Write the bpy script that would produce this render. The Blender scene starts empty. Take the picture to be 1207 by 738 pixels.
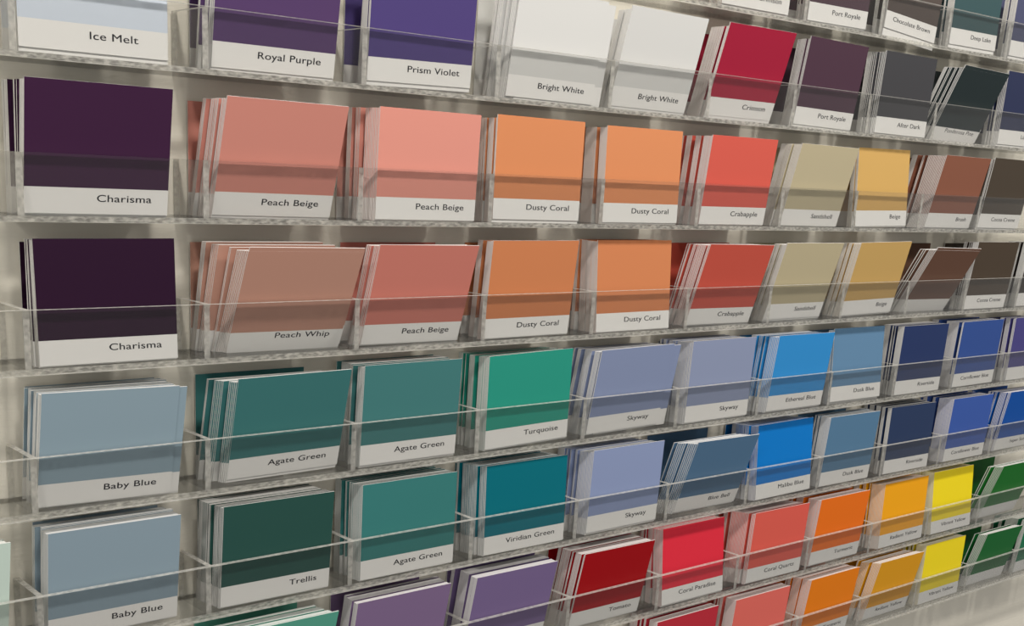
import bpy, math, random
from mathutils import Matrix, Vector
random.seed(7)
scene = bpy.context.scene
COL = scene.collection
S = 0.1                                   # one pocket pitch = 10 cm

# ------------------------------------------------------------------ camera
cam_d = bpy.data.cameras.new('camera')
cam = bpy.data.objects.new('camera', cam_d); COL.objects.link(cam)
FPX, PPX, PPY = 1435.07, 508.15, 625.21
cam_d.sensor_fit = 'HORIZONTAL'; cam_d.sensor_width = 36.0
cam_d.lens = FPX / 1207 * 36.0
cam_d.shift_x = (603.5 - PPX) / 1207
cam_d.shift_y = (PPY - 369.0) / 1207
cam_d.clip_start = 0.01
RX = Vector((0.783831877562748, -0.6192948458120023, 0.04562325796119674))
DN = Vector((-0.14186674684010156, -0.2501168501086622, -0.9577658312096428))
FW = Vector((0.6045505883359242, 0.7442549665552995, -0.28390690534095603))
CPOS = Vector((-0.22224302, -0.59867831, 0.1504977))
m = Matrix.Identity(4)
for i in range(3):
    m[i][0] = RX[i]; m[i][1] = -DN[i]; m[i][2] = -FW[i]; m[i][3] = CPOS[i]
cam.matrix_world = m
scene.camera = cam

# ------------------------------------------------------------------ light and exposure
scene.view_settings.view_transform = 'Standard'
scene.view_settings.look = 'None'
scene.view_settings.gamma = 1.0
scene.view_settings.use_curve_mapping = False
scene.view_settings.exposure = 0.03
try:
    scene.cycles.max_bounces = 16; scene.cycles.transparent_max_bounces = 40
    scene.cycles.use_denoising = True
    scene.cycles.caustics_reflective = False; scene.cycles.caustics_refractive = False
except Exception:
    pass
LAMP_POWER = 3.35
WORLD_STRENGTH = 0.42
LAMP_COLOR = (1.0, 0.955, 0.89)
for lx, ly, lz in ((-0.60, -0.50, 0.70), (0.0, -0.50, 0.70), (0.60, -0.50, 0.70), (1.20, -0.50, 0.70), (1.80, -0.50, 0.70)):
    ld = bpy.data.lights.new('ceiling_lamp', 'AREA')
    ld.shape = 'DISK'; ld.size = 0.09; ld.energy = LAMP_POWER; ld.color = LAMP_COLOR
    lo = bpy.data.objects.new('ceiling_lamp', ld); COL.objects.link(lo)
    lo.location = (lx, ly, lz)
    d = Vector((lx, 0.0, 0.0)) - Vector((lx, ly, lz))
    lo.rotation_euler = d.to_track_quat('-Z', 'Y').to_euler()

world = bpy.data.worlds.new('room_light'); scene.world = world
world.use_nodes = True
wn = world.node_tree; wn.nodes.clear()
w_out = wn.nodes.new('ShaderNodeOutputWorld'); w_bg = wn.nodes.new('ShaderNodeBackground')
w_geo = wn.nodes.new('ShaderNodeTexCoord'); w_sep = wn.nodes.new('ShaderNodeSeparateXYZ')
w_map = wn.nodes.new('ShaderNodeMapRange'); w_ramp = wn.nodes.new('ShaderNodeValToRGB')
w_map.inputs['From Min'].default_value = -1.0; w_map.inputs['From Max'].default_value = 1.0
cr = w_ramp.color_ramp
cr.elements[0].position = 0.0; cr.elements[0].color = (0.50, 0.49, 0.47, 1)
cr.elements[1].position = 1.0; cr.elements[1].color = (0.55, 0.53, 0.50, 1)
for pos, c in ((0.36, (0.80, 0.78, 0.75, 1)), (0.50, (1.35, 1.31, 1.25, 1)), (0.62, (0.95, 0.92, 0.88, 1))):
    e = cr.elements.new(pos); e.color = c
# ambient shaped by hand: added fill from the left, dimmed rightwards against panel haze
w_side = wn.nodes.new('ShaderNodeMapRange'); w_mul = wn.nodes.new('ShaderNodeMath'); w_mul.operation = 'MULTIPLY'
w_side.inputs['From Min'].default_value = 0.35; w_side.inputs['From Max'].default_value = -0.6
w_side.inputs['To Min'].default_value = 0.6; w_side.inputs['To Max'].default_value = 1.6
w_mul.inputs[1].default_value = WORLD_STRENGTH
wn.links.new(w_geo.outputs['Generated'], w_sep.inputs[0])
wn.links.new(w_sep.outputs['Z'], w_map.inputs['Value'])
wn.links.new(w_sep.outputs['X'], w_side.inputs['Value'])
wn.links.new(w_side.outputs['Result'], w_mul.inputs[0]); wn.links.new(w_mul.outputs[0], w_bg.inputs['Strength'])
wn.links.new(w_map.outputs['Result'], w_ramp.inputs['Fac'])
wn.links.new(w_ramp.outputs['Color'], w_bg.inputs['Color'])
wn.links.new(w_bg.outputs[0], w_out.inputs['Surface'])

# ------------------------------------------------------------------ materials
def lin(c):
    c = c / 255.0
    return c / 12.92 if c <= 0.04045 else ((c + 0.055) / 1.055) ** 2.4

def new_mat(name):
    mt = bpy.data.materials.new(name); mt.use_nodes = True
    nt = mt.node_tree; nt.nodes.clear()
    return mt, nt, nt.nodes.new('ShaderNodeOutputMaterial')

def paper(name, rgb, rough=0.5, spec=0.15):
    mt, nt, out = new_mat(name)
    b = nt.nodes.new('ShaderNodeBsdfPrincipled')
    tc = nt.nodes.new('ShaderNodeTexCoord'); nz = nt.nodes.new('ShaderNodeTexNoise')
    nz.inputs['Scale'].default_value = 900.0; nz.inputs['Detail'].default_value = 2.0
    bp = nt.nodes.new('ShaderNodeBump'); bp.inputs['Strength'].default_value = 0.05; bp.inputs['Distance'].default_value = 0.0003
    nt.links.new(tc.outputs['Object'], nz.inputs['Vector']); nt.links.new(nz.outputs[0], bp.inputs['Height'])
    nt.links.new(bp.outputs[0], b.inputs['Normal'])
    b.inputs['Base Color'].default_value = (*rgb, 1)
    b.inputs['Roughness'].default_value = rough
    b.inputs['Specular IOR Level'].default_value = spec
    nt.links.new(b.outputs[0], out.inputs['Surface'])
    return mt

WHITE = (0.80, 0.79, 0.77)
M_STRIP = paper('white_print_stock', WHITE)
M_INK = paper('black_ink', (0.015, 0.015, 0.02), 0.6, 0.2)

def acrylic_face():
    mt, nt, out = new_mat('clear_acrylic')
    tr = nt.nodes.new('ShaderNodeBsdfTransparent'); tr.inputs['Color'].default_value = (0.95, 0.95, 0.945, 1)
    gl = nt.nodes.new('ShaderNodeBsdfGlossy'); gl.inputs['Roughness'].default_value = 0.03
    fr = nt.nodes.new('ShaderNodeFresnel')
    geo = nt.nodes.new('ShaderNodeNewGeometry'); ior = nt.nodes.new('ShaderNodeMapRange')   # thin sheet: same reflectance from either side
    ior.inputs['To Min'].default_value = 1.45; ior.inputs['To Max'].default_value = 1.0 / 1.45
    nt.links.new(geo.outputs['Backfacing'], ior.inputs['Value']); nt.links.new(ior.outputs['Result'], fr.inputs['IOR'])
    mx = nt.nodes.new('ShaderNodeMixShader')
    nt.links.new(fr.outputs[0], mx.inputs[0]); nt.links.new(tr.outputs[0], mx.inputs[1]); nt.links.new(gl.outputs[0], mx.inputs[2])
    nt.links.new(mx.outputs[0], out.inputs['Surface'])
    return mt

def acrylic_edge(name, lo, hi, scale, stretch, colour):
    """sawn acrylic edge: partly frosted, with saw marks or trapped bubbles"""
    mt, nt, out = new_mat(name)
    tc = nt.nodes.new('ShaderNodeTexCoord'); mp = nt.nodes.new('ShaderNodeMapping')
    mp.inputs['Scale'].default_value = stretch
    nz = nt.nodes.new('ShaderNodeTexNoise'); nz.inputs['Scale'].default_value = scale; nz.inputs['Detail'].default_value = 3.0
    mr = nt.nodes.new('ShaderNodeMapRange')
    mr.inputs['From Min'].default_value = 0.35; mr.inputs['From Max'].default_value = 0.65
    mr.inputs['To Min'].default_value = lo; mr.inputs['To Max'].default_value = hi
    tr = nt.nodes.new('ShaderNodeBsdfTransparent'); tr.inputs['Color'].default_value = (0.93, 0.935, 0.92, 1)
    df = nt.nodes.new('ShaderNodeBsdfDiffuse'); df.inputs['Color'].default_value = (*colour, 1)
    tl = nt.nodes.new('ShaderNodeBsdfTranslucent'); tl.inputs['Color'].default_value = (*colour, 1)
    gl = nt.nodes.new('ShaderNodeBsdfGlossy'); gl.inputs['Roughness'].default_value = 0.18
    m1 = nt.nodes.new('ShaderNodeMixShader'); m1.inputs[0].default_value = 0.4
    m2 = nt.nodes.new('ShaderNodeMixShader'); m2.inputs[0].default_value = 0.12
    m3 = nt.nodes.new('ShaderNodeMixShader')
    L = nt.links.new
    L(tc.outputs['Object'], mp.inputs['Vector']); L(mp.outputs[0], nz.inputs['Vector']); L(nz.outputs[0], mr.inputs['Value'])
    L(df.outputs[0], m1.inputs[1]); L(tl.outputs[0], m1.inputs[2])
    L(m1.outputs[0], m2.inputs[1]); L(gl.outputs[0], m2.inputs[2])
    L(mr.outputs['Result'], m3.inputs[0]); L(tr.outputs[0], m3.inputs[1]); L(m2.outputs[0], m3.inputs[2])
    L(m3.outputs[0], out.inputs['Surface'])
    return mt

M_ACR = acrylic_face()
M_EDGE = acrylic_edge('acrylic_sawn_edge', 0.52, 0.86, 300.0, (1, 1, 1), (0.86, 0.84, 0.79))
M_SEAM = acrylic_edge('acrylic_glue_seam', 0.35, 0.9, 420.0, (0.6, 1, 1.5), (0.90, 0.88, 0.82))

def wall_mat():
    mt, nt, out = new_mat('cream_brushed_wall')
    b = nt.nodes.new('ShaderNodeBsdfPrincipled')
    tc = nt.nodes.new('ShaderNodeTexCoord'); mp = nt.nodes.new('ShaderNodeMapping')
    mp.inputs['Scale'].default_value = (60, 60, 420)
    nz = nt.nodes.new('ShaderNodeTexNoise'); nz.inputs['Scale'].default_value = 1.0; nz.inputs['Detail'].default_value = 4.0
    bp = nt.nodes.new('ShaderNodeBump'); bp.inputs['Strength'].default_value = 0.25; bp.inputs['Distance'].default_value = 0.0012
    L = nt.links.new
    L(tc.outputs['Object'], mp.inputs['Vector']); L(mp.outputs[0], nz.inputs['Vector']); L(nz.outputs[0], bp.inputs['Height'])
    L(bp.outputs[0], b.inputs['Normal'])
    b.inputs['Base Color'].default_value = (0.84, 0.80, 0.70, 1)
    b.inputs['Roughness'].default_value = 0.6; b.inputs['Specular IOR Level'].default_value = 0.3
    L(b.outputs[0], out.inputs['Surface'])
    return mt
M_WALL = wall_mat()

# ------------------------------------------------------------------ helpers
def box_geo(x0, x1, y0, y1, z0, z1):
    v = [(x0, y0, z0), (x1, y0, z0), (x1, y1, z0), (x0, y1, z0), (x0, y0, z1), (x1, y0, z1), (x1, y1, z1), (x0, y1, z1)]
    f = [(0, 1, 5, 4), (1, 2, 6, 5), (2, 3, 7, 6), (3, 0, 4, 7), (4, 5, 6, 7), (3, 2, 1, 0)]  # front,right,back,left,top,bottom
    return v, f

def mesh_obj(name, v, f, mats, idx, parent=None):
    me = bpy.data.meshes.new(name); me.from_pydata([tuple(c * S for c in p) for p in v], [], f)
    for mt in mats: me.materials.append(mt)
    me.polygons.foreach_set('material_index', idx)
    me.update()
    o = bpy.data.objects.new(name, me); COL.objects.link(o)
    if parent: o.parent = parent
    return o

def acrylic_box(name, x0, x1, y0, y1, z0, z1, idx, parent):
    v, f = box_geo(x0, x1, y0, y1, z0, z1)
    return mesh_obj(name, v, f, (M_ACR, M_EDGE, M_SEAM), idx, parent)

# ------------------------------------------------------------------ the wall
ROW = 0.74897
DEPTH = 0.345
v, f = box_geo(-30, 60, DEPTH + 0.012, DEPTH + 1.0, -16, 16)
wall = mesh_obj('wall_back', v, f, (M_WALL,), [0] * 6)
wall['kind'] = 'structure'; wall['label'] = 'cream brushed wall behind the acrylic racks'; wall['category'] = 'wall'

# ------------------------------------------------------------------ the racks
ORD = ['top', 'second', 'third', 'fourth', 'fifth', 'sixth', 'seventh', 'bottom']
RACK_TXT = ['dark wine and brown cards, cut by the frame top', 'purple, white and crimson cards', 'peach and soft orange cards, upper of two',
            'peach and dark brown cards, lower of two', 'pale blue, turquoise and bright blue cards', 'Trellis green and vivid blue cards',
            'red, orange and yellow cards, upper of two', 'red, orange and yellow cards, lowest of all']
TH = 0.032
def row_z(r): return -(r - 4) * ROW
for r in range(8):
    z = row_z(r)
    root = bpy.data.objects.new('acrylic_rack', None); COL.objects.link(root)
    root.location = (0, 0, z * S)
    root['label'] = 'long clear acrylic pocket rack holding ' + RACK_TXT[r]
    root['category'] = 'display rack'; root['group'] = 'acrylic racks on the wall'
    K0, K1 = -2, 13
    acrylic_box('front_panel', K0 - .015, K1 + .015, -TH, .004, -.325, 0, [0, 1, 0, 1, 1, 1], root)
    acrylic_box('bottom_plate', K0 - .015, K1 + .015, .0045, DEPTH + .012, -.325, -.297, [2, 1, 1, 1, 0, 0], root)
    for k in range(K0, K1 + 1):
        acrylic_box('divider', k - .017, k + .017, .005, DEPTH, -.2965, -.001, [1, 0, 1, 0, 1, 0], root)

# ------------------------------------------------------------------ the cards
W, H, STRIP, T = 0.765, 0.63, 0.128, 0.008
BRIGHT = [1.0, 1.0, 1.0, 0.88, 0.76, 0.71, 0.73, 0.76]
def card_matrix(x, y, z, lean, roll):
    return Matrix.Translation((x * S, y * S, z * S)) @ Matrix.Rotation(lean, 4, 'X') @ Matrix.Rotation(roll, 4, 'Y')

def lettering(text, right, parent):
    cu = bpy.data.curves.new('lettering', 'FONT'); cu.body = text; cu.size = 0.050 * S; cu.extrude = 0.00003
    cu.align_x = 'RIGHT'; cu.space_character = 1.04
    tmp = bpy.data.objects.new('tmp', cu); COL.objects.link(tmp)
    dg = bpy.context.evaluated_depsgraph_get(); dg.update()
    me = bpy.data.meshes.new_from_object(tmp.evaluated_get(dg))
    bpy.data.objects.remove(tmp)
    me.transform(Matrix.Translation((right * W * S, -0.00004, 0.062 * S)) @ Matrix.Diagonal((1.52, 1, 1, 1)) @ Matrix.Rotation(math.pi / 2, 4, 'X'))
    # heavier stroke: the outline once more, a hair to the right
    vs = [tuple(q.co) for q in me.vertices]; fs = [list(q.vertices) for q in me.polygons]; nv = len(vs)
    vs += [(x + 0.00011, y - 0.00001, zz) for x, y, zz in vs]; fs += [[i + nv for i in q] for q in fs]
    me = bpy.data.meshes.new('lettering'); me.from_pydata(vs, [], fs); me.update()
    me.materials.append(M_INK)
    me.name = 'lettering'
    o = bpy.data.objects.new('lettering', me); COL.objects.link(o); o.parent = parent
    return o

def sheet_geo(w=W, h=H):
    v = [(0, 0, 0), (w, 0, 0), (w, 0, STRIP), (0, 0, STRIP), (w, 0, h), (0, 0, h),
         (0, T, 0), (w, T, 0), (w, T, h), (0, T, h)]
    f = [(0, 1, 2, 3), (3, 2, 4, 5), (1, 7, 8, 4, 2), (7, 6, 9, 8), (6, 0, 3, 5, 9), (5, 4, 8, 9), (6, 7, 1, 0)]
    return v, f, [0, 1, 0, 0, 0, 0, 0]

#   rack, pocket, print colour as seen, colour words, name, side, x, y at foot, lean, roll, foot height, y of the stack's rear card top
CARDS = [
(1,0,(226,236,250),'pale ice blue','Ice Melt','',0.03,0.02,0.0,0.0,-0.275,0.12),
(1,1,(90,65,110),'purple','Royal Purple','',0.06,0.055,0.13,0,-0.28,0.12),
(1,2,(82,68,128),'violet','Prism Violet','',0.041,0.035,0.076,-0.017,-0.272,0.12),
(1,3,(230,230,228),'white','Bright White','left',0.11,0.049,0.13,0.008,-0.279,0.12),
(1,4,(230,230,228),'white','Bright White','right',0.067,0.077,0.223,0.006,-0.274,0.054),
(1,5,(172,32,62),'deep crimson','Crimson','',0.06,0.083,0.246,-0.002,-0.272,0.098),
(1,6,(78,52,68),'dark wine','Port Royale','',0.065,0.043,0.105,0.014,-0.276,0.089),
(1,7,(64,64,68),'charcoal','After Dark','',0.134,0.018,0.02,0.004,-0.284,0.13),
(1,8,(40,52,54),'blackish green','Ponderosa Pine','',0.159,0.116,0.357,0.02,-0.272,0.016),
(1,9,(38,46,80),'navy','Limoges','',0.124,0.009,-0.0,0.0,-0.278,0.12),
(0,5,(185,40,70),'crimson','Crimson','',0.05,0.03,0.02,0,-0.28,0.12),
(0,6,(82,58,70),'dark wine','Port Royale','',0.054,0.02,0.026,-0.01,-0.286,0.12),
(0,7,(82,71,66),'dark brown','Chocolate Brown','',0.056,0.012,-0.0,0.07,-0.235,0.12),
(0,8,(48,80,84),'dark teal','Deep Lake','',0.054,0.013,-0.015,-0.007,-0.266,0.12),
(0,9,(72,76,108),'slate violet','','',0.068,0.011,-0.0,0.0,-0.27,0.12),
(2,0,(64,32,64),'dark plum','Charisma','',0.03,0.053,0.135,0.003,-0.286,0.315),
(2,1,(222,148,134),'peach pink','Peach Beige','left',0.079,0.091,0.27,0.007,-0.282,0.118),
(2,2,(232,155,140),'peach pink','Peach Beige','right',0.119,0.02,0.025,0.003,-0.288,0.24),
(2,3,(226,146,98),'soft orange','Dusty Coral','left',0.03,0.013,-0.008,0.004,-0.275,0.207),
(2,4,(226,146,98),'soft orange','Dusty Coral','right',0.03,0.014,-0.035,-0.001,-0.284,0.274),
(2,5,(224,98,84),'coral red','Crabapple','',0.067,0.036,0.081,-0.001,-0.288,0.268),
(2,6,(200,188,156),'greyish beige','Sandshell','',0.086,0.067,0.19,0.006,-0.288,0.12),
(2,7,(214,172,100),'mustard beige','Beige','',0.045,0.013,-0.089,-0.015,-0.286,0.101),
(2,8,(145,92,72),'brown','Brush','',0.195,0.061,0.176,0.003,-0.286,0.186),
(2,9,(76,66,55),'dark brown','Cocoa Creme','',0.08,0.042,0.105,0.005,-0.28,-0.004),
(3,0,(42,16,42),'very dark plum','Charisma','',0.062,0.014,-0.034,-0.004,-0.288,0.129),
(3,1,(196,148,130),'dull peach','Peach Whip','',0.195,0.127,0.385,0.01,-0.275,0.2),
(3,2,(205,125,112),'dusky pink','Peach Beige','',0.09,0.09,0.267,0.008,-0.288,0.014),
(3,3,(204,128,84),'soft orange','Dusty Coral','left',0.031,0.036,0.078,-0.003,-0.288,0.162),
(3,4,(204,128,84),'soft orange','Dusty Coral','right',0.057,0.013,-0.081,-0.002,-0.288,0.256),
(3,5,(200,85,70),'brick red','Crabapple','',0.096,0.087,0.256,0.011,-0.286,0.101),
(3,6,(190,178,146),'greyish beige','Sandshell','',0.039,0.082,0.238,-0.001,-0.281,0.058),
(3,7,(198,162,98),'mustard','Beige','',0.087,0.067,0.189,-0.016,-0.285,0.108),
(3,8,(110,78,62),'dark brown','Brush','',0.153,0.143,0.435,0.019,-0.273,-0.023),
(3,10,(50,44,42),'near black','','',0.06,0.03,0.07,0,-0.288,0.2),
(3,9,(72,60,48),'blackish brown','Cocoa Creme','',0.061,0.034,0.074,0.004,-0.288,0.12),
(4,0,(136,156,168),'pale grey blue','Baby Blue','',0.03,0.063,0.173,0.018,-0.286,0.185),
(4,1,(58,112,112),'deep teal','Agate Green','left',0.164,0.081,0.234,-0.012,-0.276,0.1),
(4,2,(62,115,115),'teal','Agate Green','right',0.064,0.027,0.05,-0.001,-0.282,0.284),
(4,3,(38,140,122),'bright turquoise','Turquoise','',0.086,0.019,0.021,-0.022,-0.284,0.3),
(4,4,(128,140,172),'lavender blue','Skyway','left',0.088,0.059,0.165,-0.016,-0.283,0.207),
(4,5,(130,140,168),'lavender blue','Skyway','right',0.122,0.017,0.017,-0.002,-0.284,0.275),
(4,6,(46,134,198),'bright sky blue','Ethereal Blue','',0.161,0.032,0.074,0.003,-0.284,0.174),
(4,7,(90,126,158),'dusty blue','Dusk Blue','',0.037,0.014,-0.08,0.005,-0.272,0.089),
(4,8,(34,50,92),'navy','Riverside','',0.043,0.015,0.007,0.003,-0.288,0.214),
(4,9,(46,74,138),'cornflower blue','Cornflower Blue','',0.068,0.021,0.028,-0.003,-0.288,0.313),
(4,10,(66,62,120),'purple blue','Pe','',0.094,0.012,-0.0,0.001,-0.288,0.149),
(5,-1,(195,212,202),'pale mint','','',0.075,0.067,0.189,0.004,-0.283,0.12),
(5,0,(130,148,160),'grey blue','Baby Blue','',0.05,0.06,0.11,0.0,-0.288,0.188),
(5,1,(38,74,68),'dark green','Trellis','',0.09,0.033,0.069,0.003,-0.288,0.236),
(5,2,(52,114,112),'teal','Agate Green','',0.086,0.014,0.003,-0.001,-0.288,0.284),
(5,3,(0,100,114),'deep cyan green','Viridian Green','',0.127,0.012,-0.033,0.001,-0.288,0.277),
(5,4,(128,141,176),'lavender blue','Skyway','',0.136,0.02,0.026,-0.003,-0.28,0.279),
(5,5,(76,108,138),'slate blue','Blue Bell','',0.195,0.092,0.279,0.01,-0.284,0.037),
(5,6,(0,108,184),'vivid blue','Malibu Blue','',0.143,0.011,-0.083,-0.012,-0.288,0.25),
(5,7,(78,114,144),'dusty blue','Dusk Blue','',0.063,0.026,0.049,0.006,-0.288,0.155),
(5,8,(36,52,84),'dark navy','Riverside','',0.06,0.013,-0.014,0.008,-0.288,0.294),
(5,9,(52,82,154),'cornflower blue','Cornflower Blue','',0.127,0.018,0.023,0.004,-0.288,0.28),
(5,10,(0,72,152),'strong blue','Super Sonic','',0.176,0.045,0.12,0.008,-0.288,0.135),
(6,1,(88,162,142),'mint green','','',0.1,0.09,0.267,0.003,-0.28,0.12),
(6,2,(124,102,138),'greyed lavender','','',0.035,0.064,0.178,-0.002,-0.286,0.141),
(6,3,(116,98,140),'lavender','','',0.03,0.066,0.184,0.004,-0.288,0.228),
(6,4,(155,4,14),'dark red','Tomato','',0.077,0.065,0.181,0.007,-0.288,0.211),
(6,5,(208,42,60),'bright pinkish red','Coral Paradise','',0.078,0.013,-0.106,0.002,-0.281,0.274),
(6,6,(208,88,76),'coral','Coral Quartz','',0.161,0.019,0.026,0.01,-0.285,0.249),
(6,7,(224,108,20),'orange','Turmeric','',0.087,0.032,0.069,0.003,-0.284,0.268),
(6,8,(242,158,15),'amber yellow','Radiant Yellow','',0.176,0.01,-0.034,-0.003,-0.288,0.269),
(6,9,(238,206,25),'bright yellow','Vibrant Yellow','',0.118,0.012,-0.106,0.004,-0.288,0.311),
(6,10,(20,110,35),'grass green','','',0.195,0.091,0.286,0.005,-0.288,-0.003),
(7,5,(182,44,58),'rose red','','',0.03,0.031,0.062,-0.003,-0.288,0.275),
(7,6,(218,104,94),'salmon','','',0.03,0.029,0.058,0.002,-0.288,0.228),
(7,7,(228,124,14),'orange','Turmeric','',0.1,0.06,0.1,0,-0.288,0.215),
(7,8,(222,156,24),'golden amber','Radiant Yellow','',0.176,0.061,0.178,0.006,-0.288,0.13),
(7,9,(238,210,28),'bright yellow','Vibrant Yellow','',0.099,0.012,-0.011,0.001,-0.288,0.255),
(7,10,(20,104,46),'deep green','','',0.156,0.074,0.223,0.013,-0.288,0.023),
(7,11,(20,112,76),'blue green','','',0.1,0.03,0.08,0,-0.288,0.25),]
def full_card(M, m_col, m_edge, name, label):
    root = bpy.data.objects.new('swatch_card', None); COL.objects.link(root)
    root.matrix_world = M
    root['category'] = 'swatch card'; root['label'] = label; root['group'] = 'front swatch cards in the racks'
    v, f = box_geo(0, W, 0, T, STRIP, H)
    mesh_obj('color_field', v, f, (m_edge, m_col), [1, 0, 0, 0, 0, 0], root)
    v, f = box_geo(0, W, 0, T, 0, STRIP)
    ns = mesh_obj('name_strip', v, f, (m_edge, M_STRIP), [1, 0, 0, 0, 0, 0], root)
    if name:
        lettering(name, {'Ice Melt': .79, 'Skyway': .84}.get(name, .88), ns)

PEEK = {(1, 3): .075, (4, 4): .085, (4, 0): .05}     # second card sticking out to the right of the front one
stacked = []                               # (score, matrix, mesh, label, group)
for (r, k, rgb, words, name, side, x0, yb, lean, roll, zb, yrear) in CARDS:
    z = row_z(r)
    yb = min(yb, .016 + max(0.0, math.tan(lean)) * .283)
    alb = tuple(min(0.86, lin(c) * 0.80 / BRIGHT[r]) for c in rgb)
    key = (name or words)
    where = ('bottom rack' if r == 7 else 'top rack' if r == 0 else ORD[r] + ' rack')
    if side: where += ', %s of two' % side
    m_col = paper('print_' + words.replace(' ', '_'), alb)
    edge = tuple(0.76 * a + 0.24 * b * 0.8 for a, b in zip(WHITE, [max(c, 0.1) for c in alb]))
    m_edge = paper('card_stock_edge', edge, 0.6, 0.2)
    # front card: an empty at its foot, two printed fields and the lettering
    full_card(card_matrix(k + x0, yb, z + zb, lean, roll), m_col, m_edge, name,
              ('%s swatch card lettered %s, pocket front, %s' % (words, name, where)) if len(name) > 2 else
              ('%s swatch card at the front of its pocket, %s' % (words, where)))
    # sheets behind it share one mesh
    v, f, idx = sheet_geo()
    me = bpy.data.meshes.new('swatch_card'); me.from_pydata([tuple(c * S for c in p) for p in v], [], f)
    for mt in (m_edge, m_col, M_STRIP): me.materials.append(mt)
    idx[0] = 2
    me.polygons.foreach_set('material_index', idx); me.update()
    # the card at the very back of the pocket, against the wall
    bc = bpy.data.objects.new('swatch_card', me); COL.objects.link(bc)
    bc.matrix_world = card_matrix(k + .075 + random.uniform(-.02, .03), DEPTH - .012, z - .2965, 0, 0)
    bc.scale = (.97, 1, .955)
    bc['category'] = 'swatch card'; bc['group'] = 'swatch cards at the back of the pockets'
    bc['label'] = '%s card against wall behind %s stack, %s' % (words, key, where)
    # the stack between them: feet and tops step from the rear card to the front card
    ytop = yb - math.sin(lean) * H
    rlean = max(0.0, min(lean, math.asin(max(0, min(1, (.315 - yrear) / H))))) if lean > 0 else 0.0
    yrb = yrear + math.sin(rlean) * H
    span = max(yrear - ytop, yrb - yb)
    pitch = T + .0003
    n = int(max(2, min(24, random.uniform(.7, .93) * span / pitch)))
    slack = max(0.0, 1 - n * pitch / max(span, .001))
    cuts = {(random.randrange(min(max(5, int(n * .35)), n - 1), n) if random.random() < .75 else random.randrange(n)): random.uniform(.4, 1) for _ in range(random.choice((2, 3, 3, 4)))}
    tot = sum(cuts.values())
    ts, acc = [], 0.0
    for i in range(n):
        acc += pitch / max(span, .001) + (slack * cuts[i] / tot if i in cuts else 0)
        ts.append(min(acc, 1))
    gap_min = (T + .0002)
    jit = 0.0
    pb, pt_ = yb, ytop
    xr = min(.06, x0 + .02)
    for i, t in enumerate(ts):
        b_ = max(yb + (yrb - yb) * t, pb + gap_min); t_ = max(ytop + (yrear - ytop) * t, pt_ + gap_min)
        if b_ > .318 or t_ > .318: break
        ln = math.asin(max(-1, min(1, (b_ - t_) / H)))
        gap = (b_ - pb) + (t_ - pt_)
        pb, pt_ = b_, t_
        if i in cuts: jit = random.uniform(-.014, .014)
        x = x0 + (xr - x0) * min(1, t * 1.3) + jit + random.uniform(-.001, .001)
        x = min(max(x, .02), .2)
        M = card_matrix(k + x, b_, z - .2965 + random.uniform(0, .0015), ln, roll * (1 - t))
        if i == 0 and (r, k) in PEEK:
            full_card(card_matrix(k + x0 + PEEK[(r, k)], b_, z - .2965 + .002, ln, roll), m_col, m_edge, name,
                      '%s card sticking out right from behind front %s card, %s' % (words, key, where))
            continue
        dist = (M.translation - CPOS).length
        u = (M.translation - CPOS); q = (RX.dot(u) / FW.dot(u), DN.dot(u + Vector((0.03, 0, 0.04))) / FW.dot(u))
        px, py = PPX + FPX * q[0], PPY + FPX * q[1]
        sc = gap / dist ** 2 if (-40 < px < 1207 and -20 < py < 720) else 0
        stacked.append((sc, M, me, '%s card in stack behind front %s card, %s' % (words, key, where),
                        'cards stacked behind %s, %s' % (key, where)))
stacked.sort(key=lambda s: -s[0])
N_SINGLE = 320 - 2 * len(CARDS)
for sc, M, me, label, group in stacked[:N_SINGLE]:
    o = bpy.data.objects.new('swatch_card', me); COL.objects.link(o)
    o.matrix_world = M
    o['category'] = 'swatch card'; o['label'] = label; o['group'] = group
# the remaining sheets of the stacks, too thin to tell apart
V, F, MI, mats = [], [], [], []
for sc, M, me, label, group in stacked[N_SINGLE:]:
    off = len(V)
    V += [tuple(M @ vv.co) for vv in me.vertices]
    base = []
    for mt in me.materials:
        if mt not in mats: mats.append(mt)
        base.append(mats.index(mt))
    for p in me.polygons:
        F.append([off + i for i in p.vertices]); MI.append(base[p.material_index])
me = bpy.data.meshes.new('stacked_swatch_cards'); me.from_pydata(V, [], F)
for mt in mats: me.materials.append(mt)
me.polygons.foreach_set('material_index', MI); me.update()
o = bpy.data.objects.new('stacked_swatch_cards', me); COL.objects.link(o)
o['kind'] = 'stuff'; o['category'] = 'swatch cards'
o['label'] = 'thin edges of the many further cards packed inside the stacks'
